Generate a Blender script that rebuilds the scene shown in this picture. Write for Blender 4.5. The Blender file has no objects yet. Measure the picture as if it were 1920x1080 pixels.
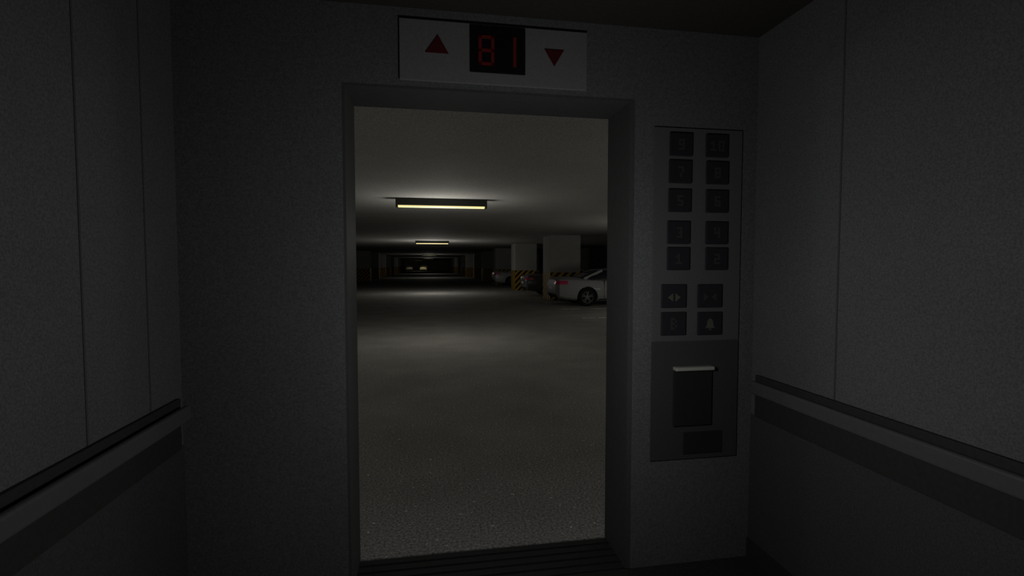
import bpy, bmesh, math, random
from mathutils import Vector, Matrix
random.seed(7)
S = bpy.context.scene
COL = S.collection
PI = math.pi

# ------------------------------------------------------------------ materials
def mat(name, col, rough=0.7, metal=0.0, noise=0.0, scale=20.0, spec=0.3, emit=None, estr=0.0,
        speck=None, big=0.0, bump=0.0, coat=0.0):
    m = bpy.data.materials.new(name); m.use_nodes = True
    nt = m.node_tree; N = nt.nodes; L = nt.links
    b = N['Principled BSDF']
    b.inputs['Base Color'].default_value = (*col, 1)
    b.inputs['Roughness'].default_value = rough
    b.inputs['Metallic'].default_value = metal
    b.inputs['Specular IOR Level'].default_value = spec
    b.inputs['Coat Weight'].default_value = coat
    if emit:
        b.inputs['Emission Color'].default_value = (*emit, 1)
        b.inputs['Emission Strength'].default_value = estr
    if noise or big or speck:
        tc = N.new('ShaderNodeTexCoord')
        src = None
        def mul(prev, tex_out, lo, hi, a=0.3, z=0.7):
            mr = N.new('ShaderNodeMapRange'); mr.inputs[1].default_value = a; mr.inputs[2].default_value = z
            mr.inputs[3].default_value = lo; mr.inputs[4].default_value = hi
            L.new(tex_out, mr.inputs[0])
            mx = N.new('ShaderNodeVectorMath'); mx.operation = 'SCALE'
            if prev is None: mx.inputs[0].default_value = col
            else: L.new(prev, mx.inputs[0])
            L.new(mr.outputs[0], mx.inputs['Scale'])
            return mx.outputs[0]
        if noise:
            n = N.new('ShaderNodeTexNoise'); n.inputs['Scale'].default_value = scale; n.inputs['Detail'].default_value = 3
            L.new(tc.outputs['Object'], n.inputs['Vector'])
            src = mul(src, n.outputs['Fac'], 1 - noise, 1 + noise)
            if bump:
                bp = N.new('ShaderNodeBump'); bp.inputs['Strength'].default_value = bump; bp.inputs['Distance'].default_value = 0.003
                L.new(n.outputs['Fac'], bp.inputs['Height']); L.new(bp.outputs[0], b.inputs['Normal'])
        if big:
            n = N.new('ShaderNodeTexNoise'); n.inputs['Scale'].default_value = 1.3; n.inputs['Detail'].default_value = 4
            L.new(tc.outputs['Object'], n.inputs['Vector'])
            src = mul(src, n.outputs['Fac'], 1 - big, 1 + big)
        if speck:                                     # sparse pale flecks / chips in the surface
            v = N.new('ShaderNodeTexNoise'); v.inputs['Scale'].default_value = 34; v.inputs['Detail'].default_value = 1
            L.new(tc.outputs['Object'], v.inputs['Vector'])
            mr = N.new('ShaderNodeMapRange'); mr.inputs[1].default_value = 0.70; mr.inputs[2].default_value = 0.75
            mr.inputs[3].default_value = 0; mr.inputs[4].default_value = 1
            L.new(v.outputs['Fac'], mr.inputs[0])
            mx = N.new('ShaderNodeMix'); mx.data_type = 'RGBA'
            L.new(mr.outputs[0], mx.inputs[0]); L.new(src, mx.inputs[6]); mx.inputs[7].default_value = (*speck, 1)
            src = mx.outputs[2]
        L.new(src, b.inputs['Base Color'])
    return m

def hazard_mat():
    m = bpy.data.materials.new('hazard_paint'); m.use_nodes = True
    nt = m.node_tree; N = nt.nodes; L = nt.links; b = N['Principled BSDF']
    tc = N.new('ShaderNodeTexCoord'); sp = N.new('ShaderNodeSeparateXYZ'); L.new(tc.outputs['Object'], sp.inputs[0])
    def op(o, a, c):
        n = N.new('ShaderNodeMath'); n.operation = o
        for i, v in enumerate((a, c)):
            if hasattr(v, 'type'): L.new(v, n.inputs[i])
            elif v is not None: n.inputs[i].default_value = v
        return n.outputs[0]
    u = op('ADD', op('SUBTRACT', sp.outputs['Z'], sp.outputs['X']), sp.outputs['Y'])
    fr = op('FRACT', op('DIVIDE', u, 0.33), None)
    st = op('GREATER_THAN', fr, 0.5)
    ns = N.new('ShaderNodeTexNoise'); ns.inputs['Scale'].default_value = 14; L.new(tc.outputs['Object'], ns.inputs['Vector'])
    mr = N.new('ShaderNodeMapRange'); mr.inputs[1].default_value = .3; mr.inputs[2].default_value = .7
    mr.inputs[3].default_value = .6; mr.inputs[4].default_value = 1.15; L.new(ns.outputs['Fac'], mr.inputs[0])
    mx = N.new('ShaderNodeMix'); mx.data_type = 'RGBA'; L.new(st, mx.inputs[0])
    mx.inputs[6].default_value = (.015, .012, .008, 1); mx.inputs[7].default_value = (.62, .36, .03, 1)
    sc = N.new('ShaderNodeVectorMath'); sc.operation = 'SCALE'; L.new(mx.outputs[2], sc.inputs[0]); L.new(mr.outputs[0], sc.inputs['Scale'])
    L.new(sc.outputs[0], b.inputs['Base Color']); b.inputs['Roughness'].default_value = .6
    return m

M = dict(
    lift_wall=mat('lift_wall_paint', (.13, .13, .131), .62, noise=.24, scale=150, big=.10, spec=.12),
    lift_front=mat('lift_front_paint', (.14, .14, .1405), .62, noise=.24, scale=150, big=.06, spec=.12),
    reveal=mat('door_reveal_steel', (.085, .085, .085), .65, noise=.08, scale=60, spec=.06),
    seam=mat('panel_seam', (.09, .09, .09), .8, spec=.1),
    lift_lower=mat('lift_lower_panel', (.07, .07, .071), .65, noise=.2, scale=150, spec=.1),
    lift_floor=mat('lift_floor_vinyl', (.035, .034, .032), .8, noise=.2, scale=60, spec=.1),
    lift_ceiling=mat('lift_ceiling_panel', (.05, .045, .04), .8, noise=.1, scale=50, spec=.1),
    sill=mat('sill_metal', (.03, .03, .03), .7, noise=.2, scale=90, spec=.1),
    rail_back=mat('rail_backing', (.042, .042, .04), .7, noise=.1, scale=60, spec=.1),
    rail=mat('rail_bar', (.095, .095, .093), .5, noise=.05, scale=60, spec=.2),
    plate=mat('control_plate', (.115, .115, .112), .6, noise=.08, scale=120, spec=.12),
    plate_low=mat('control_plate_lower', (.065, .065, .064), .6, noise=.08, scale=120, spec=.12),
    ind_plate=mat('indicator_plate', (.22, .218, .212), .6, noise=.08, scale=120, spec=.1),
    button=mat('lift_button', (.028, .028, .032), .55, spec=.12),
    glyph=mat('button_glyph', (.05, .05, .047), .6, spec=.1),
    glyph_bright=mat('button_glyph_pale', (.11, .11, .08), .6, spec=.1),
    slot=mat('card_reader_lip', (.45, .44, .40), .6, spec=.1),
    reader=mat('card_reader_black', (.03, .03, .03), .6, spec=.1),
    screen=mat('indicator_screen', (.012, .01, .01), .6, spec=.05),
    red_led=mat('red_led', (.12, .01, .01), .6, emit=(1, .08, .05), estr=.005),
    red_arrow=mat('red_arrow', (.06, .004, .006), .6, emit=(1, .1, .15), estr=.0015),
    floor=mat('garage_floor_concrete', (.30, .29, .275), .9, noise=.55, scale=70, big=.12, speck=(.85, .74, .60), spec=.15, bump=.25),
    ceil=mat('garage_ceiling_paint', (.50, .495, .475), .85, noise=.32, scale=60, big=.05, spec=.1),
    wall=mat('garage_wall_paint', (.28, .275, .26), .85, noise=.1, scale=40, big=.1, spec=.1),
    pillar=mat('pillar_paint', (.42, .415, .40), .8, noise=.08, scale=30, big=.06, spec=.1),
    pillar_top=mat('pillar_cap_line', (.6, .58, .5), .8, spec=.1),
    hazard=hazard_mat(),
    line=mat('worn_white_line_paint', (.72, .70, .64), .8, noise=.4, scale=9, spec=.1),
    housing=mat('light_housing', (.05, .05, .045), .6, noise=.05, scale=20, spec=.15),
    tube=mat('fluorescent_tube', (.9, .85, .6), .5, emit=(1.0, .80, .32), estr=1.0),
    tube_dim=mat('dim_fluorescent_tube', (.3, .28, .2), .5, emit=(1.0, .80, .32), estr=.05),  # weaker emission for the distant tubes
    silver=mat('car_paint_white', (.29, .293, .297), .5, metal=0.0, spec=.3, coat=.05),
    grey=mat('car_paint_dark_grey', (.10, .105, .11), .3, metal=.2, spec=.5, coat=.5),
    pale=mat('car_paint_pale_silver', (.46, .47, .47), .35, metal=.1, spec=.5, coat=.4),
    cream=mat('car_paint_cream', (.85, .80, .55), .4, spec=.4, coat=.3),
    dim=mat('car_paint_green_grey', (.22, .24, .20), .4, spec=.4, coat=.3),
    glass=mat('car_glass', (.012, .013, .02), .08, spec=.5),
    black=mat('car_black_plastic', (.012, .012, .012), .6, spec=.2),
    tyre=mat('tyre_rubber', (.016, .016, .016), .85, spec=.1),
    alloy=mat('wheel_alloy', (.14, .14, .135), .5, metal=.6),
    tail=mat('tail_light_red', (.55, .02, .10), .25, spec=.5),
    tail_o=mat('tail_light_orange', (.8, .22, .03), .3, spec=.5),
    lplate=mat('number_plate_white', (.6, .6, .58), .5),
    chrome=mat('chrome_trim', (.6, .6, .6), .2, metal=1.0),
)

# ------------------------------------------------------------------ helpers
def obj(name, bm, m, parent=None, bevel=0.0, seg=2, smooth=False, loc=None):
    me = bpy.data.meshes.new(name); bmesh.ops.recalc_face_normals(bm, faces=bm.faces); bm.to_mesh(me); bm.free()
    me.materials.append(m if not isinstance(m, str) else M[m])
    o = bpy.data.objects.new(name, me); COL.objects.link(o)
    if parent is not None: o.parent = parent
    if loc is not None: o.location = loc
    if smooth:
        for p in me.polygons: p.use_smooth = True
    if bevel:
        b = o.modifiers.new('bevel', 'BEVEL'); b.width = bevel; b.segments = seg; b.limit_method = 'ANGLE'
    return o

def bx(bm, x0, x1, y0, y1, z0, z1):
    vs = [bm.verts.new((x, y, z)) for x in (x0, x1) for y in (y0, y1) for z in (z0, z1)]
    for f in ((0, 1, 3, 2), (4, 6, 7, 5), (0, 4, 5, 1), (2, 3, 7, 6), (0, 2, 6, 4), (1, 5, 7, 3)):
        bm.faces.new([vs[i] for i in f])
    return bm

def box(*a):
    return bx(bmesh.new(), *a)

def prism_xz(bm, pts, y0, y1):
    a = [bm.verts.new((x, y0, z)) for x, z in pts]; b = [bm.verts.new((x, y1, z)) for x, z in pts]
    n = len(pts); bm.faces.new(a); bm.faces.new(b[::-1])
    for i in range(n): bm.faces.new((a[i], b[i], b[(i + 1) % n], a[(i + 1) % n]))
    return bm

def lathe_y(bm, prof, n=40, c=(0, 0, 0)):
    """prof: (radius, y) closed ring profile revolved round the y axis"""
    rings = []
    for i in range(n):
        a = 2 * PI * i / n
        rings.append([bm.verts.new((c[0] + r * math.cos(a), c[1] + y, c[2] + r * math.sin(a))) for r, y in prof])
    for i in range(n):
        A, B = rings[i], rings[(i + 1) % n]
        for j in range(len(prof)):
            k = (j + 1) % len(prof)
            bm.faces.new((A[j], B[j], B[k], A[k]))
    return bm

def tag(o, label=None, cat=None, group=None, kind=None):
    if label: o['label'] = label
    if cat: o['category'] = cat
    if group: o['group'] = group
    if kind: o['kind'] = kind
    return o

def thing(name, label, cat, loc=(0, 0, 0), rz=0, group=None):
    o = bpy.data.objects.new(name, None); COL.objects.link(o); o.location = loc; o.rotation_euler = (0, 0, rz)
    o.empty_display_size = .2
    return tag(o, label, cat, group)

def struct(name, bm, m, label=None, **k):
    return tag(obj(name, bm, m, **k), label, kind='structure')

# ------------------------------------------------------------------ lift car
XL, XR, YB, YI, YO, ZC = -1.015, 1.625, -0.55, 2.27, 2.565, 2.62
DX0, DX1, DZ = -.343, .957, 2.274
def wall_seams(o, x, ys, side):
    bm = bmesh.new()
    for y in ys: bx(bm, x - .002, x + .002, y - .004, y + .004, 0.0, ZC - .005)
    obj('panel_seam', bm, 'seam', o)
wl = struct('wall_left', box(XL - .1, XL, YB - .1, YO, -.1, ZC + .1), 'lift_wall', 'grey painted lift wall on the left side')
wall_seams(wl, XL, (1.68, 2.03), 1)
wr = struct('wall_right', box(XR, XR + .1, YB - .1, YO, -.1, ZC + .1), 'lift_wall', 'grey painted lift wall on the right side')
wall_seams(wr, XR, (1.75,), -1)
struct('wall_back', box(XL, XR, YB - .1, YB, -.1, ZC + .1), 'lift_floor', 'dark rear wall of the lift')
struct('floor', box(XL, XR, YB, YI, -.1, 0), 'lift_floor', 'dark lift floor')
struct('ceiling', box(XL, XR, YB, YI, ZC, ZC + .1), 'lift_ceiling', 'dark lift ceiling')
# front wall: thick, with the door opening cut through
bm = bmesh.new()
bx(bm, XL, DX0 - .012, YI, YO, -.1, ZC + .1); bx(bm, DX1 + .024, XR, YI, YO, -.1, ZC + .1)
bx(bm, DX0 - .012, DX1 + .024, YI, YO, DZ + .012, ZC + .1)
struct('wall_front', bm, 'lift_front', 'grey lift front wall around the open doorway')
t = struct('trim_1', prism_xz(bmesh.new(), [(DX0 - .012, 0), (DX0, 0), (DX0, DZ), (DX1, DZ), (DX1, 0), (DX1 + .024, 0), (DX1 + .024, DZ + .012), (DX0 - .012, DZ + .012)], YI + .002, YO - .002),
           'reveal', 'dark grey steel lining of the lift doorway')
# door sill with running grooves
bm = bmesh.new(); bx(bm, DX0, DX1, YI, YO + .002, -.1, -.006)
for k in range(5):
    y = YI + .012 + k * .058; bx(bm, DX0, DX1, y, y + .040, -.006, 0.0)
struct('trim_2', bm, 'sill', 'grooved dark metal sill of the lift doorway')
# dark skirting boards
for nm, a in (('baseboard_left', (XL, XL + .012, YB, YI, 0, .10)), ('baseboard_right', (XR - .012, XR, YB, YI, 0, .10))):
    struct(nm, box(*a), 'rail_back', 'dark skirting strip along the lift wall')

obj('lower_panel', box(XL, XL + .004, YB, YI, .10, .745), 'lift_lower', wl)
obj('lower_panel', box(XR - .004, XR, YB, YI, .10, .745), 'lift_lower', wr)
def handrail(x, s, label):
    t = thing('handrail', label, 'handrail', (x, 0, 0), 0, 'lift handrails')
    y0, y1 = YB + .12, YI - .05
    def b(xa, xb, ya, yb, za, zb): return box(min(xa * s, xb * s), max(xa * s, xb * s), ya, yb, za, zb)
    obj('backing_board', b(0.001, .018, y0, y1, .745, .955), 'rail_back', t, bevel=.003)
    obj('rail', b(.045, .070, y0 + .02, y1 - .03, .872, .935), 'rail', t, bevel=.009, seg=3)
    for y in (y0 + .25, y0 + 1.0, y0 + 1.75, y1 - .25):
        obj('bracket', b(.016, .048, y - .02, y + .02, .885, .920), 'rail', t, bevel=.004)
    return t
handrail(XR, -1, 'flat metal handrail on a dark board along the right lift wall')
handrail(XL, 1, 'flat metal handrail on a dark board along the left lift wall')

# ------------------------------------------------------------------ floor indicator over the door
t = thing('floor_indicator', 'pale floor indicator panel with a black red-lit screen above the lift doorway', 'indicator', (.314, YI, 2.308))
obj('face_plate', box(-.424, .424, -.012, 0, 0, .262), 'ind_plate', t, bevel=.002)
sc = obj('screen', box(-.118, .132, -.020, -.011, .050, .250), 'screen', t, bevel=.002)
# seven-segment characters: B 1
def seg7(bm, cx, cz, w, h, segs, y, tk=.011):
    P = dict(a=(cx - w / 2, cx + w / 2, cz + h / 2 - tk, cz + h / 2), g=(cx - w / 2, cx + w / 2, cz - tk / 2, cz + tk / 2),
             d=(cx - w / 2, cx + w / 2, cz - h / 2, cz - h / 2 + tk), f=(cx - w / 2, cx - w / 2 + tk, cz, cz + h / 2), b=(cx + w / 2 - tk, cx + w / 2, cz, cz + h / 2),
             e=(cx - w / 2, cx - w / 2 + tk, cz - h / 2, cz), c=(cx + w / 2 - tk, cx + w / 2, cz - h / 2, cz))
    for s_ in segs:
        x0, x1, z0, z1 = P[s_]; bx(bm, x0, x1, y - .002, y, z0, z1)
bm = bmesh.new(); seg7(bm, -.045, .145, .07, .13, 'abcdefg', -.0205, .014); obj('digit', bm, 'red_led', sc)
bm = bmesh.new(); seg7(bm, .055, .145, .07, .13, 'bc', -.0205, .014); obj('digit', bm, 'red_led', sc)
obj('up_arrow', prism_xz(bmesh.new(), [(-.312, .122), (-.212, .122), (-.258, .200)], -.016, -.011), 'red_arrow', t)
obj('down_arrow', prism_xz(bmesh.new(), [(.222, .172), (.312, .172), (.268, .098)], -.016, -.011), 'red_arrow', t)

# ------------------------------------------------------------------ control panel
t = thing('lift_control_panel', 'tall grey button panel with two columns of dark buttons beside the lift doorway', 'control panel', (1.308, YI, .535))
Z0 = .535
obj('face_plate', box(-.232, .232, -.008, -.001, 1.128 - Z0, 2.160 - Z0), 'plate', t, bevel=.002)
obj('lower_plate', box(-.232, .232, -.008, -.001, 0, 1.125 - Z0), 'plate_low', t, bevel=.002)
GL = {  # small block glyphs, cells on a 3 x 5 grid
    '9': ('111', '101', '111', '001', '111'), '0': ('111', '101', '101', '101', '111'), '7': ('111', '001', '001', '010', '010'),
    '8': ('111', '101', '111', '101', '111'), '5': ('111', '100', '111', '001', '111'), '6': ('111', '100', '111', '101', '111'),
    '3': ('111', '001', '011', '001', '111'), '4': ('101', '101', '111', '001', '001'), '1': ('010', '110', '010', '010', '111'),
    '2': ('111', '001', '111', '100', '111'), 'B': ('110', '101', '110', '101', '110')}
def glyph(txt, y, s=.0105):
    bm = bmesh.new(); W = len(txt) * 4 - 1; x0 = -W * s / 2
    for k, ch in enumerate(txt):
        for r, row in enumerate(GL[ch]):
            for c, v in enumerate(row):
                if v == '1':
                    X = x0 + (k * 4 + c) * s; Zz = (2.5 - r) * s
                    bx(bm, X, X + s, y - .0015, y, Zz - s, Zz)
    return bm
rows = [(2.080, '9', '10', 1.212, 1.400), (1.950, '7', '8', 1.210, 1.404), (1.812, '5', '6', 1.209, 1.405),
        (1.658, '3', '4', 1.206, 1.406), (1.531, '1', '2', 1.206, 1.408)]
for z, a, b_, xa, xb in rows:
    for x, tx in ((xa, a), (xb, b_)):
        e = obj('button', box(-.060, .060, -.010, 0, -.056, .056), 'button', t, bevel=.005, loc=(x - 1.308, -.008, z - Z0))
        obj('numeral', glyph(tx, -.0101), 'glyph', e)
def tri(bm, pts, y): return prism_xz(bm, pts, y - .0015, y)
for z, x, k in ((1.349, 1.185, 'open'), (1.348, 1.375, 'close'), (1.214, 1.185, 'B'), (1.212, 1.377, 'bell')):
    e = obj('button', box(-.066, .066, -.010, 0, -.058, .058), 'button', t, bevel=.005, loc=(x - 1.308, -.008, z - Z0))
    bm = bmesh.new(); y = -.0101
    if k == 'open': tri(bm, [(-.006, -.026), (-.034, -.006), (-.006, .014)], y); tri(bm, [(.006, -.026), (.034, -.006), (.006, .014)], y)
    elif k == 'close': tri(bm, [(-.034, -.024), (-.006, -.004), (-.034, .016)], y); tri(bm, [(.034, -.024), (.006, -.004), (.034, .016)], y)
    elif k == 'B': bm.free(); bm = glyph('B', y, .0115)
    else: tri(bm, [(-.026, -.022), (.026, -.022), (.018, -.012), (.015, .012), (.006, .024), (-.006, .024), (-.015, .012), (-.018, -.012)], y); bx(bm, -.006, .006, y - .0015, y, -.032, -.026)
    obj('symbol', bm, 'glyph_bright' if k in ('open', 'bell') else 'glyph', e)
obj('card_reader', box(-.118, .086, -.020, -.007, .705 - Z0, .985 - Z0), 'reader', t, bevel=.004)
bm = bmesh.new(); bx(bm, -.120, .084, -.046, -.007, .984 - Z0, 1.002 - Z0); obj('reader_lip', bm, 'slot', t, bevel=.005)
obj('key_cover', box(-.060, .150, -.012, -.007, .560 - Z0, .672 - Z0), 'reader', t, bevel=.004)

# ------------------------------------------------------------------ garage shell
H = 2.78; GX0, GX1, GY0, GY1 = -12.0, 12.0, YO, 152.0
struct('floor', box(GX0, GX1, GY0, GY1, -.15, 0), 'floor', 'speckled grey concrete floor of the car park')
struct('ceiling', box(GX0, GX1, GY0, GY1, H, H + .2), 'ceil', 'pale painted ceiling of the car park')
struct('wall_garage_left', box(GX0 - .2, GX0, GY0, GY1, -.15, H + .2), 'wall', 'dark side wall of the car park on the left')
struct('wall_garage_right', box(GX1, GX1 + .2, GY0, GY1, -.15, H + .2), 'wall', 'dark side wall of the car park on the right')
struct('wall_garage_end', box(GX0, GX1, GY1, GY1 + .2, -.15, H + .2), 'wall', 'dark far end wall of the car park')
bm = bmesh.new()                                   # the lift shaft face on the garage side, left and right of the lift
bx(bm, GX0, XL - .1, YO - .2, YO, -.15, H + .2); bx(bm, XR + .1, GX1, YO - .2, YO, -.15, H + .2)
bx(bm, XL - .1, XR + .1, YO - .2, YO, ZC + .1, H + .2)
struct('wall_garage_near', bm, 'wall', 'garage wall around the lift shaft')

# parking lines, worn into short strokes
def pline(y, segs, label):
    bm = bmesh.new()
    for a, b_ in segs: bx(bm, a, b_, y - .05, y + .05, 0.0, .004)
    o = obj('parking_line', bm, 'line'); tag(o, label, kind='structure'); return o
pline(13.55, [(4.35, 4.72), (4.82, 5.15), (5.35, 6.9), (7.3, 9.5)], 'worn white parking line nearest the lift')
pline(16.42, [(4.50, 5.15), (5.6, 6.3), (6.45, 9.3)], 'worn white parking line beside the near white car')
pline(19.33, [(4.62, 5.35), (5.7, 9.4)], 'worn white parking line at the foot of the near pillar')
pline(22.6, [(4.60, 5.25), (5.5, 9.4)], 'worn white parking line beside the dark grey car')
pline(25.5, [(4.7, 5.0), (5.4, 9.4)], 'worn white parking line behind the dark grey car')
pline(28.3, [(4.75, 5.5), (5.9, 9.4)], 'worn white parking line at the foot of the second pillar')
pline(31.3, [(4.7, 9.4)], 'worn white parking line behind the second pillar')

# pillars
def pillar(x0, x1, y0, y1, label, group=None, hz=1.19):
    t = thing('concrete_pillar', label, 'pillar', ((x0 + x1) / 2, (y0 + y1) / 2, 0), 0, group)
    w, d = (x1 - x0) / 2, (y1 - y0) / 2
    obj('shaft', box(-w, w, -d, d, 0, H), 'pillar', t, bevel=.015)
    bm = bmesh.new(); e = .006
    bx(bm, -w - e, w + e, -d - e, d + e, 0.0, hz)
    obj('hazard_band', bm, 'hazard', t, bevel=.015)
    return t
PX0, PX1 = 5.18, 6.50
pillar(PX0, PX1, 20.60, 22.0, 'grey square pillar with striped base right behind the near white car')
pillar(PX0, PX1, 29.20, 30.6, 'grey square pillar with striped base between the dark grey car and the silver car')
for k in range(2, 12):
    y = 20.6 + 8.6 * k
    lab = {2: 'unlit square pillar just beyond the silver car'}.get(k, 'distant dim square pillar in the row on the right of the aisle')
    pillar(4.95 if k > 4 else PX0, 6.3 if k > 4 else PX1, y, y + 1.4, lab, None if k == 2 else 'far pillars right of the aisle')
for k in range(3, 12):
    y = 20.6 + 8.6 * k
    pillar(-6.45, -5.05, y, y + 1.4, 'distant dim square pillar in the row on the left of the aisle', 'far pillars left of the aisle')

# ceiling light fixtures
LCOL = (1.0, .975, .89)
def fixture(y, label, power, x=.30, group='ceiling lights over the aisle', tube='tube', PH=.75):
    t = thing('ceiling_light', label, 'ceiling light', (x, y, H), 0, group)
    hb = bmesh.new(); bx(hb, -.875, .875, -.11, .11, -.135, 0.0)
    obj('housing', hb, 'housing', t, bevel=.006)
    for s_ in (-1, 1):
        obj('end_cap', box(min(s_ * .835, s_ * .875), max(s_ * .835, s_ * .875), -.10, .10, -.175, -.134), 'housing', t, bevel=.004)
    bm = bmesh.new()
    for yy in (-.05, .05):                          # two tubes seen edge on
        n = 14; r = .016; A = []; B = []
        for i in range(n):
            a = 2 * PI * i / n
            A.append(bm.verts.new((-.83, yy + r * math.cos(a), -.150 + r * math.sin(a))))
            B.append(bm.verts.new((.83, yy + r * math.cos(a), -.150 + r * math.sin(a))))
        for i in range(n): bm.faces.new((A[i], B[i], B[(i + 1) % n], A[(i + 1) % n]))
        bm.faces.new(A); bm.faces.new(B[::-1])
    obj('tube', bm, tube, t)
    if power:
        ld = bpy.data.lights.new('tube_light', 'POINT'); ld.energy = power; ld.color = LCOL; ld.shadow_soft_size = .3
        lo = bpy.data.objects.new('tube_light', ld); COL.objects.link(lo); lo.location = (x, y, H - PH)
SG = 'ceiling lights beside the aisle'
fixture(5.0, 'dark boxy tube light left of the lift doorway', 14, -3.6, SG)
fixture(5.0, 'dark boxy tube light right of the lift doorway', 14, 4.3, SG)
fixture(13.2, 'added dark boxy tube light, out of view above the bay in front of the near white car', 34, 7.5, SG, 'tube', 1.65)  # hidden fixture added as fill for the near pillar and car side
fixture(121.0, 'added faint tube light just before the two far cars', 0, -1.9, SG, 'tube_dim')  # fixture added only to go with the far bay spot
fixture(9.86, 'large dark boxy tube light nearest in the doorway view', 26)
fixture(26.7, 'second dark boxy tube light, small and hung further down the aisle', 52, PH=1.1)
fixture(60.2, 'tiny distant tube light between the outer far pillars', 24, tube='tube_dim')
fixture(87.0, 'tiniest tube light at the far end before the distant cars', 24, tube='tube_dim')

# ------------------------------------------------------------------ cars
def boolean(o, cutter, op='DIFFERENCE'):
    md = o.modifiers.new('b', 'BOOLEAN'); md.operation = op; md.object = cutter; md.solver = 'EXACT'
    bpy.context.view_layer.update()
    dg = bpy.context.evaluated_depsgraph_get()
    me = bpy.data.meshes.new_from_object(o.evaluated_get(dg)); old = o.data
    o.modifiers.clear(); o.data = me
    bpy.data.meshes.remove(old)

ST = [  # x, half width, z bottom, z belt, z top
    (0.00, .60, .50, .80, .84), (.03, .72, .40, .90, .955), (.12, .82, .30, .955, 1.03), (.35, .885, .25, .975, 1.065), (.8, .905, .20, .965, 1.055),
    (1.3, .915, .19, .95, .99), (2.2, .915, .19, .93, .96), (3.2, .91, .19, .91, .97), (3.9, .89, .20, .84, .90),
    (4.35, .83, .24, .74, .79), (4.55, .72, .28, .64, .68), (4.62, .58, .36, .56, .59)]
def body_bm(inf=0.0):
    bm = bmesh.new(); rings = []
    for i, (x, w, zb, zl, zt) in enumerate(ST):
        w += inf; zb -= inf; zl += inf; zt += inf
        xx = x - inf if i == 0 else (x + inf if i == len(ST) - 1 else x)
        half = [(.0, zb), (w * .82, zb), (w * .955, zb + .07), (w, zb + .20), (w * 1.0, (zb + zl) / 2 + .06), (w * .975, zl - .10), (w * .93, zl - .02), (w * .80, zl + (zt - zl) * .55), (w * .45, zt), (0, zt + .012)]
        ring = [bm.verts.new((xx, y, z)) for y, z in half] + [bm.verts.new((xx, -y, z)) for y, z in half[-2:0:-1]]
        rings.append(ring)
    for a, b_ in zip(rings, rings[1:]):
        n = len(a)
        for i in range(n): bm.faces.new((a[i], a[(i + 1) % n], b_[(i + 1) % n], b_[i]))
    bm.faces.new(rings[0]); bm.faces.new(rings[-1][::-1])
    bmesh.ops.recalc_face_normals(bm, faces=bm.faces)
    return bm

def tmp(bm):
    me = bpy.data.meshes.new('tmp'); bmesh.ops.recalc_face_normals(bm, faces=bm.faces); bm.to_mesh(me); bm.free()
    o = bpy.data.objects.new('tmp', me); COL.objects.link(o); return o
def kill(o):
    me = o.data; bpy.data.objects.remove(o); bpy.data.meshes.remove(me)

# cabin cross sections along x: (x, z_base, half width base, z_roof, half width roof)
CAB = [(.98, 1.02, .70, 1.045, .62), (1.35, .97, .79, 1.20, .61), (1.75, .96, .80, 1.315, .60), (2.2, .95, .80, 1.36, .60), (2.65, .95, .80, 1.34, .59), (3.0, .95, .79, 1.22, .60), (3.45, .94, .76, .985, .66)]
def cab_bm():
    bm = bmesh.new(); rings = []
    for x, zb, wb, zr, wr_ in CAB:
        zb -= .06
        h = [(0, zb), (wb, zb), (wb, zb + .05), ((wb + wr_) / 2 + .02, (zb + zr) / 2 + .03), (wr_, zr - .02), (wr_ * .8, zr), (0, zr + .015)]
        rings.append([bm.verts.new((x, y, z)) for y, z in h] + [bm.verts.new((x, -y, z)) for y, z in h[-2:0:-1]])
    for a, b_ in zip(rings, rings[1:]):
        n = len(a)
        for i in range(n): bm.faces.new((a[i], a[(i + 1) % n], b_[(i + 1) % n], b_[i]))
    bm.faces.new(rings[0]); bm.faces.new(rings[-1][::-1])
    return bm

def wheel(parent, x, y, side):
    R = .335
    s = side
    w = obj('wheel', lathe_y(bmesh.new(), [(.225, -.10), (.300, -.115), (R - .01, -.105), (R, -.08), (R, .08), (R - .01, .105), (.300, .115), (.225, .10)], 44), 'tyre', parent, smooth=True, loc=(x, y, R))
    bm = bmesh.new()
    lathe_y(bm, [(.205, -.09), (.228, -.10), (.228, .10), (.205, .09)], 40)
    lathe_y(bm, [(.001, s * .07), (.045, s * .075), (.05, s * .05), (.001, s * .05)], 20)
    for k in range(5):
        a = 2 * PI * k / 5 + .3
        for d in (-.16, .16):
            aa = a + d
            p0 = Vector((.035 * math.cos(a + d * 2), 0, .035 * math.sin(a + d * 2))); p1 = Vector((.215 * math.cos(aa), 0, .215 * math.sin(aa)))
            dr = (p1 - p0).normalized(); nn = Vector((-dr.z, 0, dr.x)) * .012
            v = [p0 + nn, p1 + nn, p1 - nn, p0 - nn]
            A = [bm.verts.new((q.x, s * .075, q.z)) for q in v]; B = [bm.verts.new((q.x, s * .055, q.z)) for q in v]
            bm.faces.new(A); bm.faces.new(B[::-1])
            for i in range(4): bm.faces.new((A[i], B[i], B[(i + 1) % 4], A[(i + 1) % 4]))
    obj('rim', bm, 'alloy', w)
    bm = bmesh.new(); lathe_y(bm, [(.001, s * .03), (.16, s * .03), (.16, s * .02), (.001, s * .02)], 30)
    obj('brake_disc', bm, 'black', w)

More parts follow.
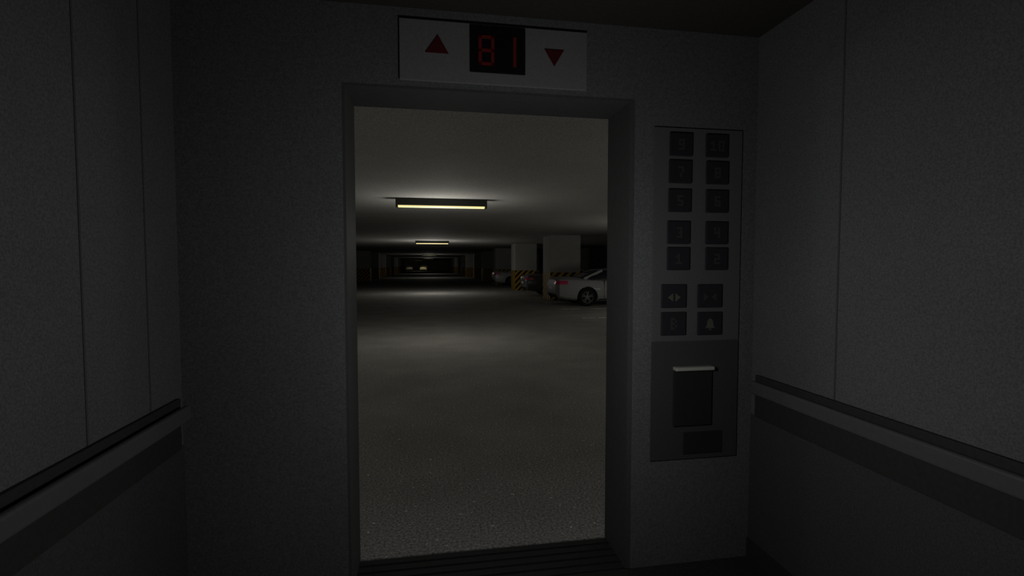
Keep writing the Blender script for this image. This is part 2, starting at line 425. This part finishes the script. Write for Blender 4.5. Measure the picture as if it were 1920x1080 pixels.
def car(label, paint, loc, rz=0, tail='tail', full=True, kind='car'):
    t = thing('parked_car', label, 'car', loc, rz)
    b = obj('body', body_bm(), paint, t)
    WX = (1.15, 3.75)
    cut = bmesh.new()
    for x in WX:
        for s in (-1, 1):
            y0, y1 = (.62, 1.1) if s > 0 else (-1.1, -.62)
            lathe_y(cut, [(.001, y0), (.385, y0), (.385, y1), (.001, y1)], 40, (x, 0, .335))
    c = tmp(cut); inf = tmp(body_bm(.007))
    b.parent = None
    boolean(b, c)
    b.parent = t
    kill(c)
    def skin(name, boxes, m):                       # a part that hugs the body surface
        bm = bmesh.new()
        for a in boxes: bx(bm, *a)
        o = obj(name, bm, m); boolean(o, inf, 'INTERSECT'); o.parent = t
        if not o.data.materials: o.data.materials.append(M[m])
        return o
    for p in b.data.polygons: p.use_smooth = True
    b.data.set_sharp_from_angle(angle=math.radians(28))
    for s in (-1, 1):
        ya, yb = (.50, 1.0) if s > 0 else (-1.0, -.50)
        skin('tail_light', [(-.05, .42, ya, yb, .80, .925)], tail)
    if full:
        for s in (-1, 1):
            ya, yb = (.55, 1.0) if s > 0 else (-1.0, -.55)
            skin('head_light', [(4.2, 4.7, ya, yb, .60, .72)], 'chrome')
    skin('rear_bumper_valance', [(-.05, .26, -.62, .62, .20, .44)], 'black')
    skin('side_sill', [(1.60, 3.30, -.95, -.85, .20, .27)], 'black')
    skin('side_sill', [(1.60, 3.30, .85, .95, .20, .27)], 'black')
    kill(inf)
    pl = obj('number_plate', box(-.012, .02, -.26, .26, .60, .71), 'lplate', t, bevel=.003)
    g = obj('window_glass', cab_bm(), 'glass', t, smooth=True); g.data.set_sharp_from_angle(angle=math.radians(40))
    # roof skin and pillars in body colour
    bm = bmesh.new(); rr = []
    for x, zb, wb, zr, wr_ in CAB[2:5]:
        rr.append([bm.verts.new((x, y, z)) for y, z in ((-wr_ - .012, zr - .03), (-wr_ * .82, zr + .008), (0, zr + .024), (wr_ * .82, zr + .008), (wr_ + .012, zr - .03), (0, zr - .02))])
    for a, b_ in zip(rr, rr[1:]):
        for i in range(6): bm.faces.new((a[i], a[(i + 1) % 6], b_[(i + 1) % 6], b_[i]))
    bm.faces.new(rr[0]); bm.faces.new(rr[-1][::-1])
    obj('roof', bm, paint, t, smooth=True).data.set_sharp_from_angle(angle=math.radians(40))
    def strip(bm, p, q, w=.035):
        p, q = Vector(p), Vector(q); d = (q - p).normalized(); side = d.cross(Vector((0, 1, 0))).normalized() * w; up = Vector((0, .02, 0))
        vs = [bm.verts.new(v) for v in (p - side - up, p + side - up, p + side + up, p - side + up, q - side - up, q + side - up, q + side + up, q - side + up)]
        for f in ((0, 1, 2, 3), (4, 7, 6, 5), (0, 4, 5, 1), (1, 5, 6, 2), (2, 6, 7, 3), (3, 7, 4, 0)): bm.faces.new([vs[i] for i in f])
    for s in (-1, 1):
        bm = bmesh.new(); strip(bm, (1.05, s * .74, .99), (1.80, s * .61, 1.30), .05); obj('rear_pillar', bm, paint, t, bevel=.008)
        bm = bmesh.new(); strip(bm, (3.40, s * .77, .97), (2.68, s * .60, 1.32), .028); obj('front_pillar', bm, paint, t, bevel=.008)
        bm = bmesh.new(); bx(bm, 3.02, 3.20, *sorted((s * .84, s * 1.0)), .98, 1.09); obj('mirror', bm, paint, t, bevel=.03, seg=3)
        bm = bmesh.new(); bx(bm, 1.98, 2.14, *sorted((s * .895, s * .925)), .775, .80); obj('door_handle', bm, 'chrome', t, bevel=.006)
        for x in WX: wheel(t, x, s * .80, s)
    for s in (-1, 1):
        for x in (1.78, 2.95): obj('door_gap', box(x, x + .008, *sorted((s * .70, s * .921)), .30, .93), 'black', t)
    return t
car('white car with red tail light parked tail-out in front of the near pillar', 'silver', (4.62, 18.30, 0))
car('dark grey car half hidden between the two striped pillars', 'grey', (4.66, 24.15, 0))
car('silver car mostly hidden behind the second striped pillar', 'pale', (4.72, 35.9, 0))
car('tiny cream car with an orange light at the far end of the car park', 'cream', (-.85, 125.5, 0), math.radians(84), 'tail_o')
car('tiny dim green-grey car left of the cream car at the far end', 'dim', (-4.25, 126.5, 0), math.radians(97), 'tail')

# fill spot added inside the far bay so that the two parked cars there are visible
ld = bpy.data.lights.new('far_bay_fill', 'SPOT'); ld.energy = 150; ld.color = (1, .9, .6); ld.spot_size = 1.2; ld.shadow_soft_size = .1
lo = bpy.data.objects.new('far_bay_fill', ld); COL.objects.link(lo); lo.location = (-1.9, 121, 2.55); lo.rotation_euler = (math.radians(66), 0, 0)

# ------------------------------------------------------------------ lift fill (point light without fixture, added for the pools on the walls)
ld = bpy.data.lights.new('lift_fill_light', 'POINT'); ld.energy = 9.3; ld.color = (.97, .98, 1.0); ld.shadow_soft_size = .06
lo = bpy.data.objects.new('lift_fill_light', ld); COL.objects.link(lo); lo.location = (.42, 1.40, 1.32)

w = bpy.data.worlds.new('World'); S.world = w; w.use_nodes = True
w.node_tree.nodes['Background'].inputs[0].default_value = (0, 0, 0, 1)
w.node_tree.nodes['Background'].inputs[1].default_value = 0

# ------------------------------------------------------------------ camera
cd = bpy.data.cameras.new('Camera'); cam = bpy.data.objects.new('Camera', cd); COL.objects.link(cam); S.camera = cam
cd.sensor_width = 36; cd.lens = 36 * 935 / 1920; cd.clip_start = .02; cd.clip_end = 400
cam.location = (0, 0, 1.5); cam.rotation_euler = (math.radians(90 - 2.63), 0, math.radians(-9.7))

S.view_settings.view_transform = 'Standard'; S.view_settings.look = 'None'
S.view_settings.exposure = 0; S.view_settings.gamma = 1; S.view_settings.use_curve_mapping = False
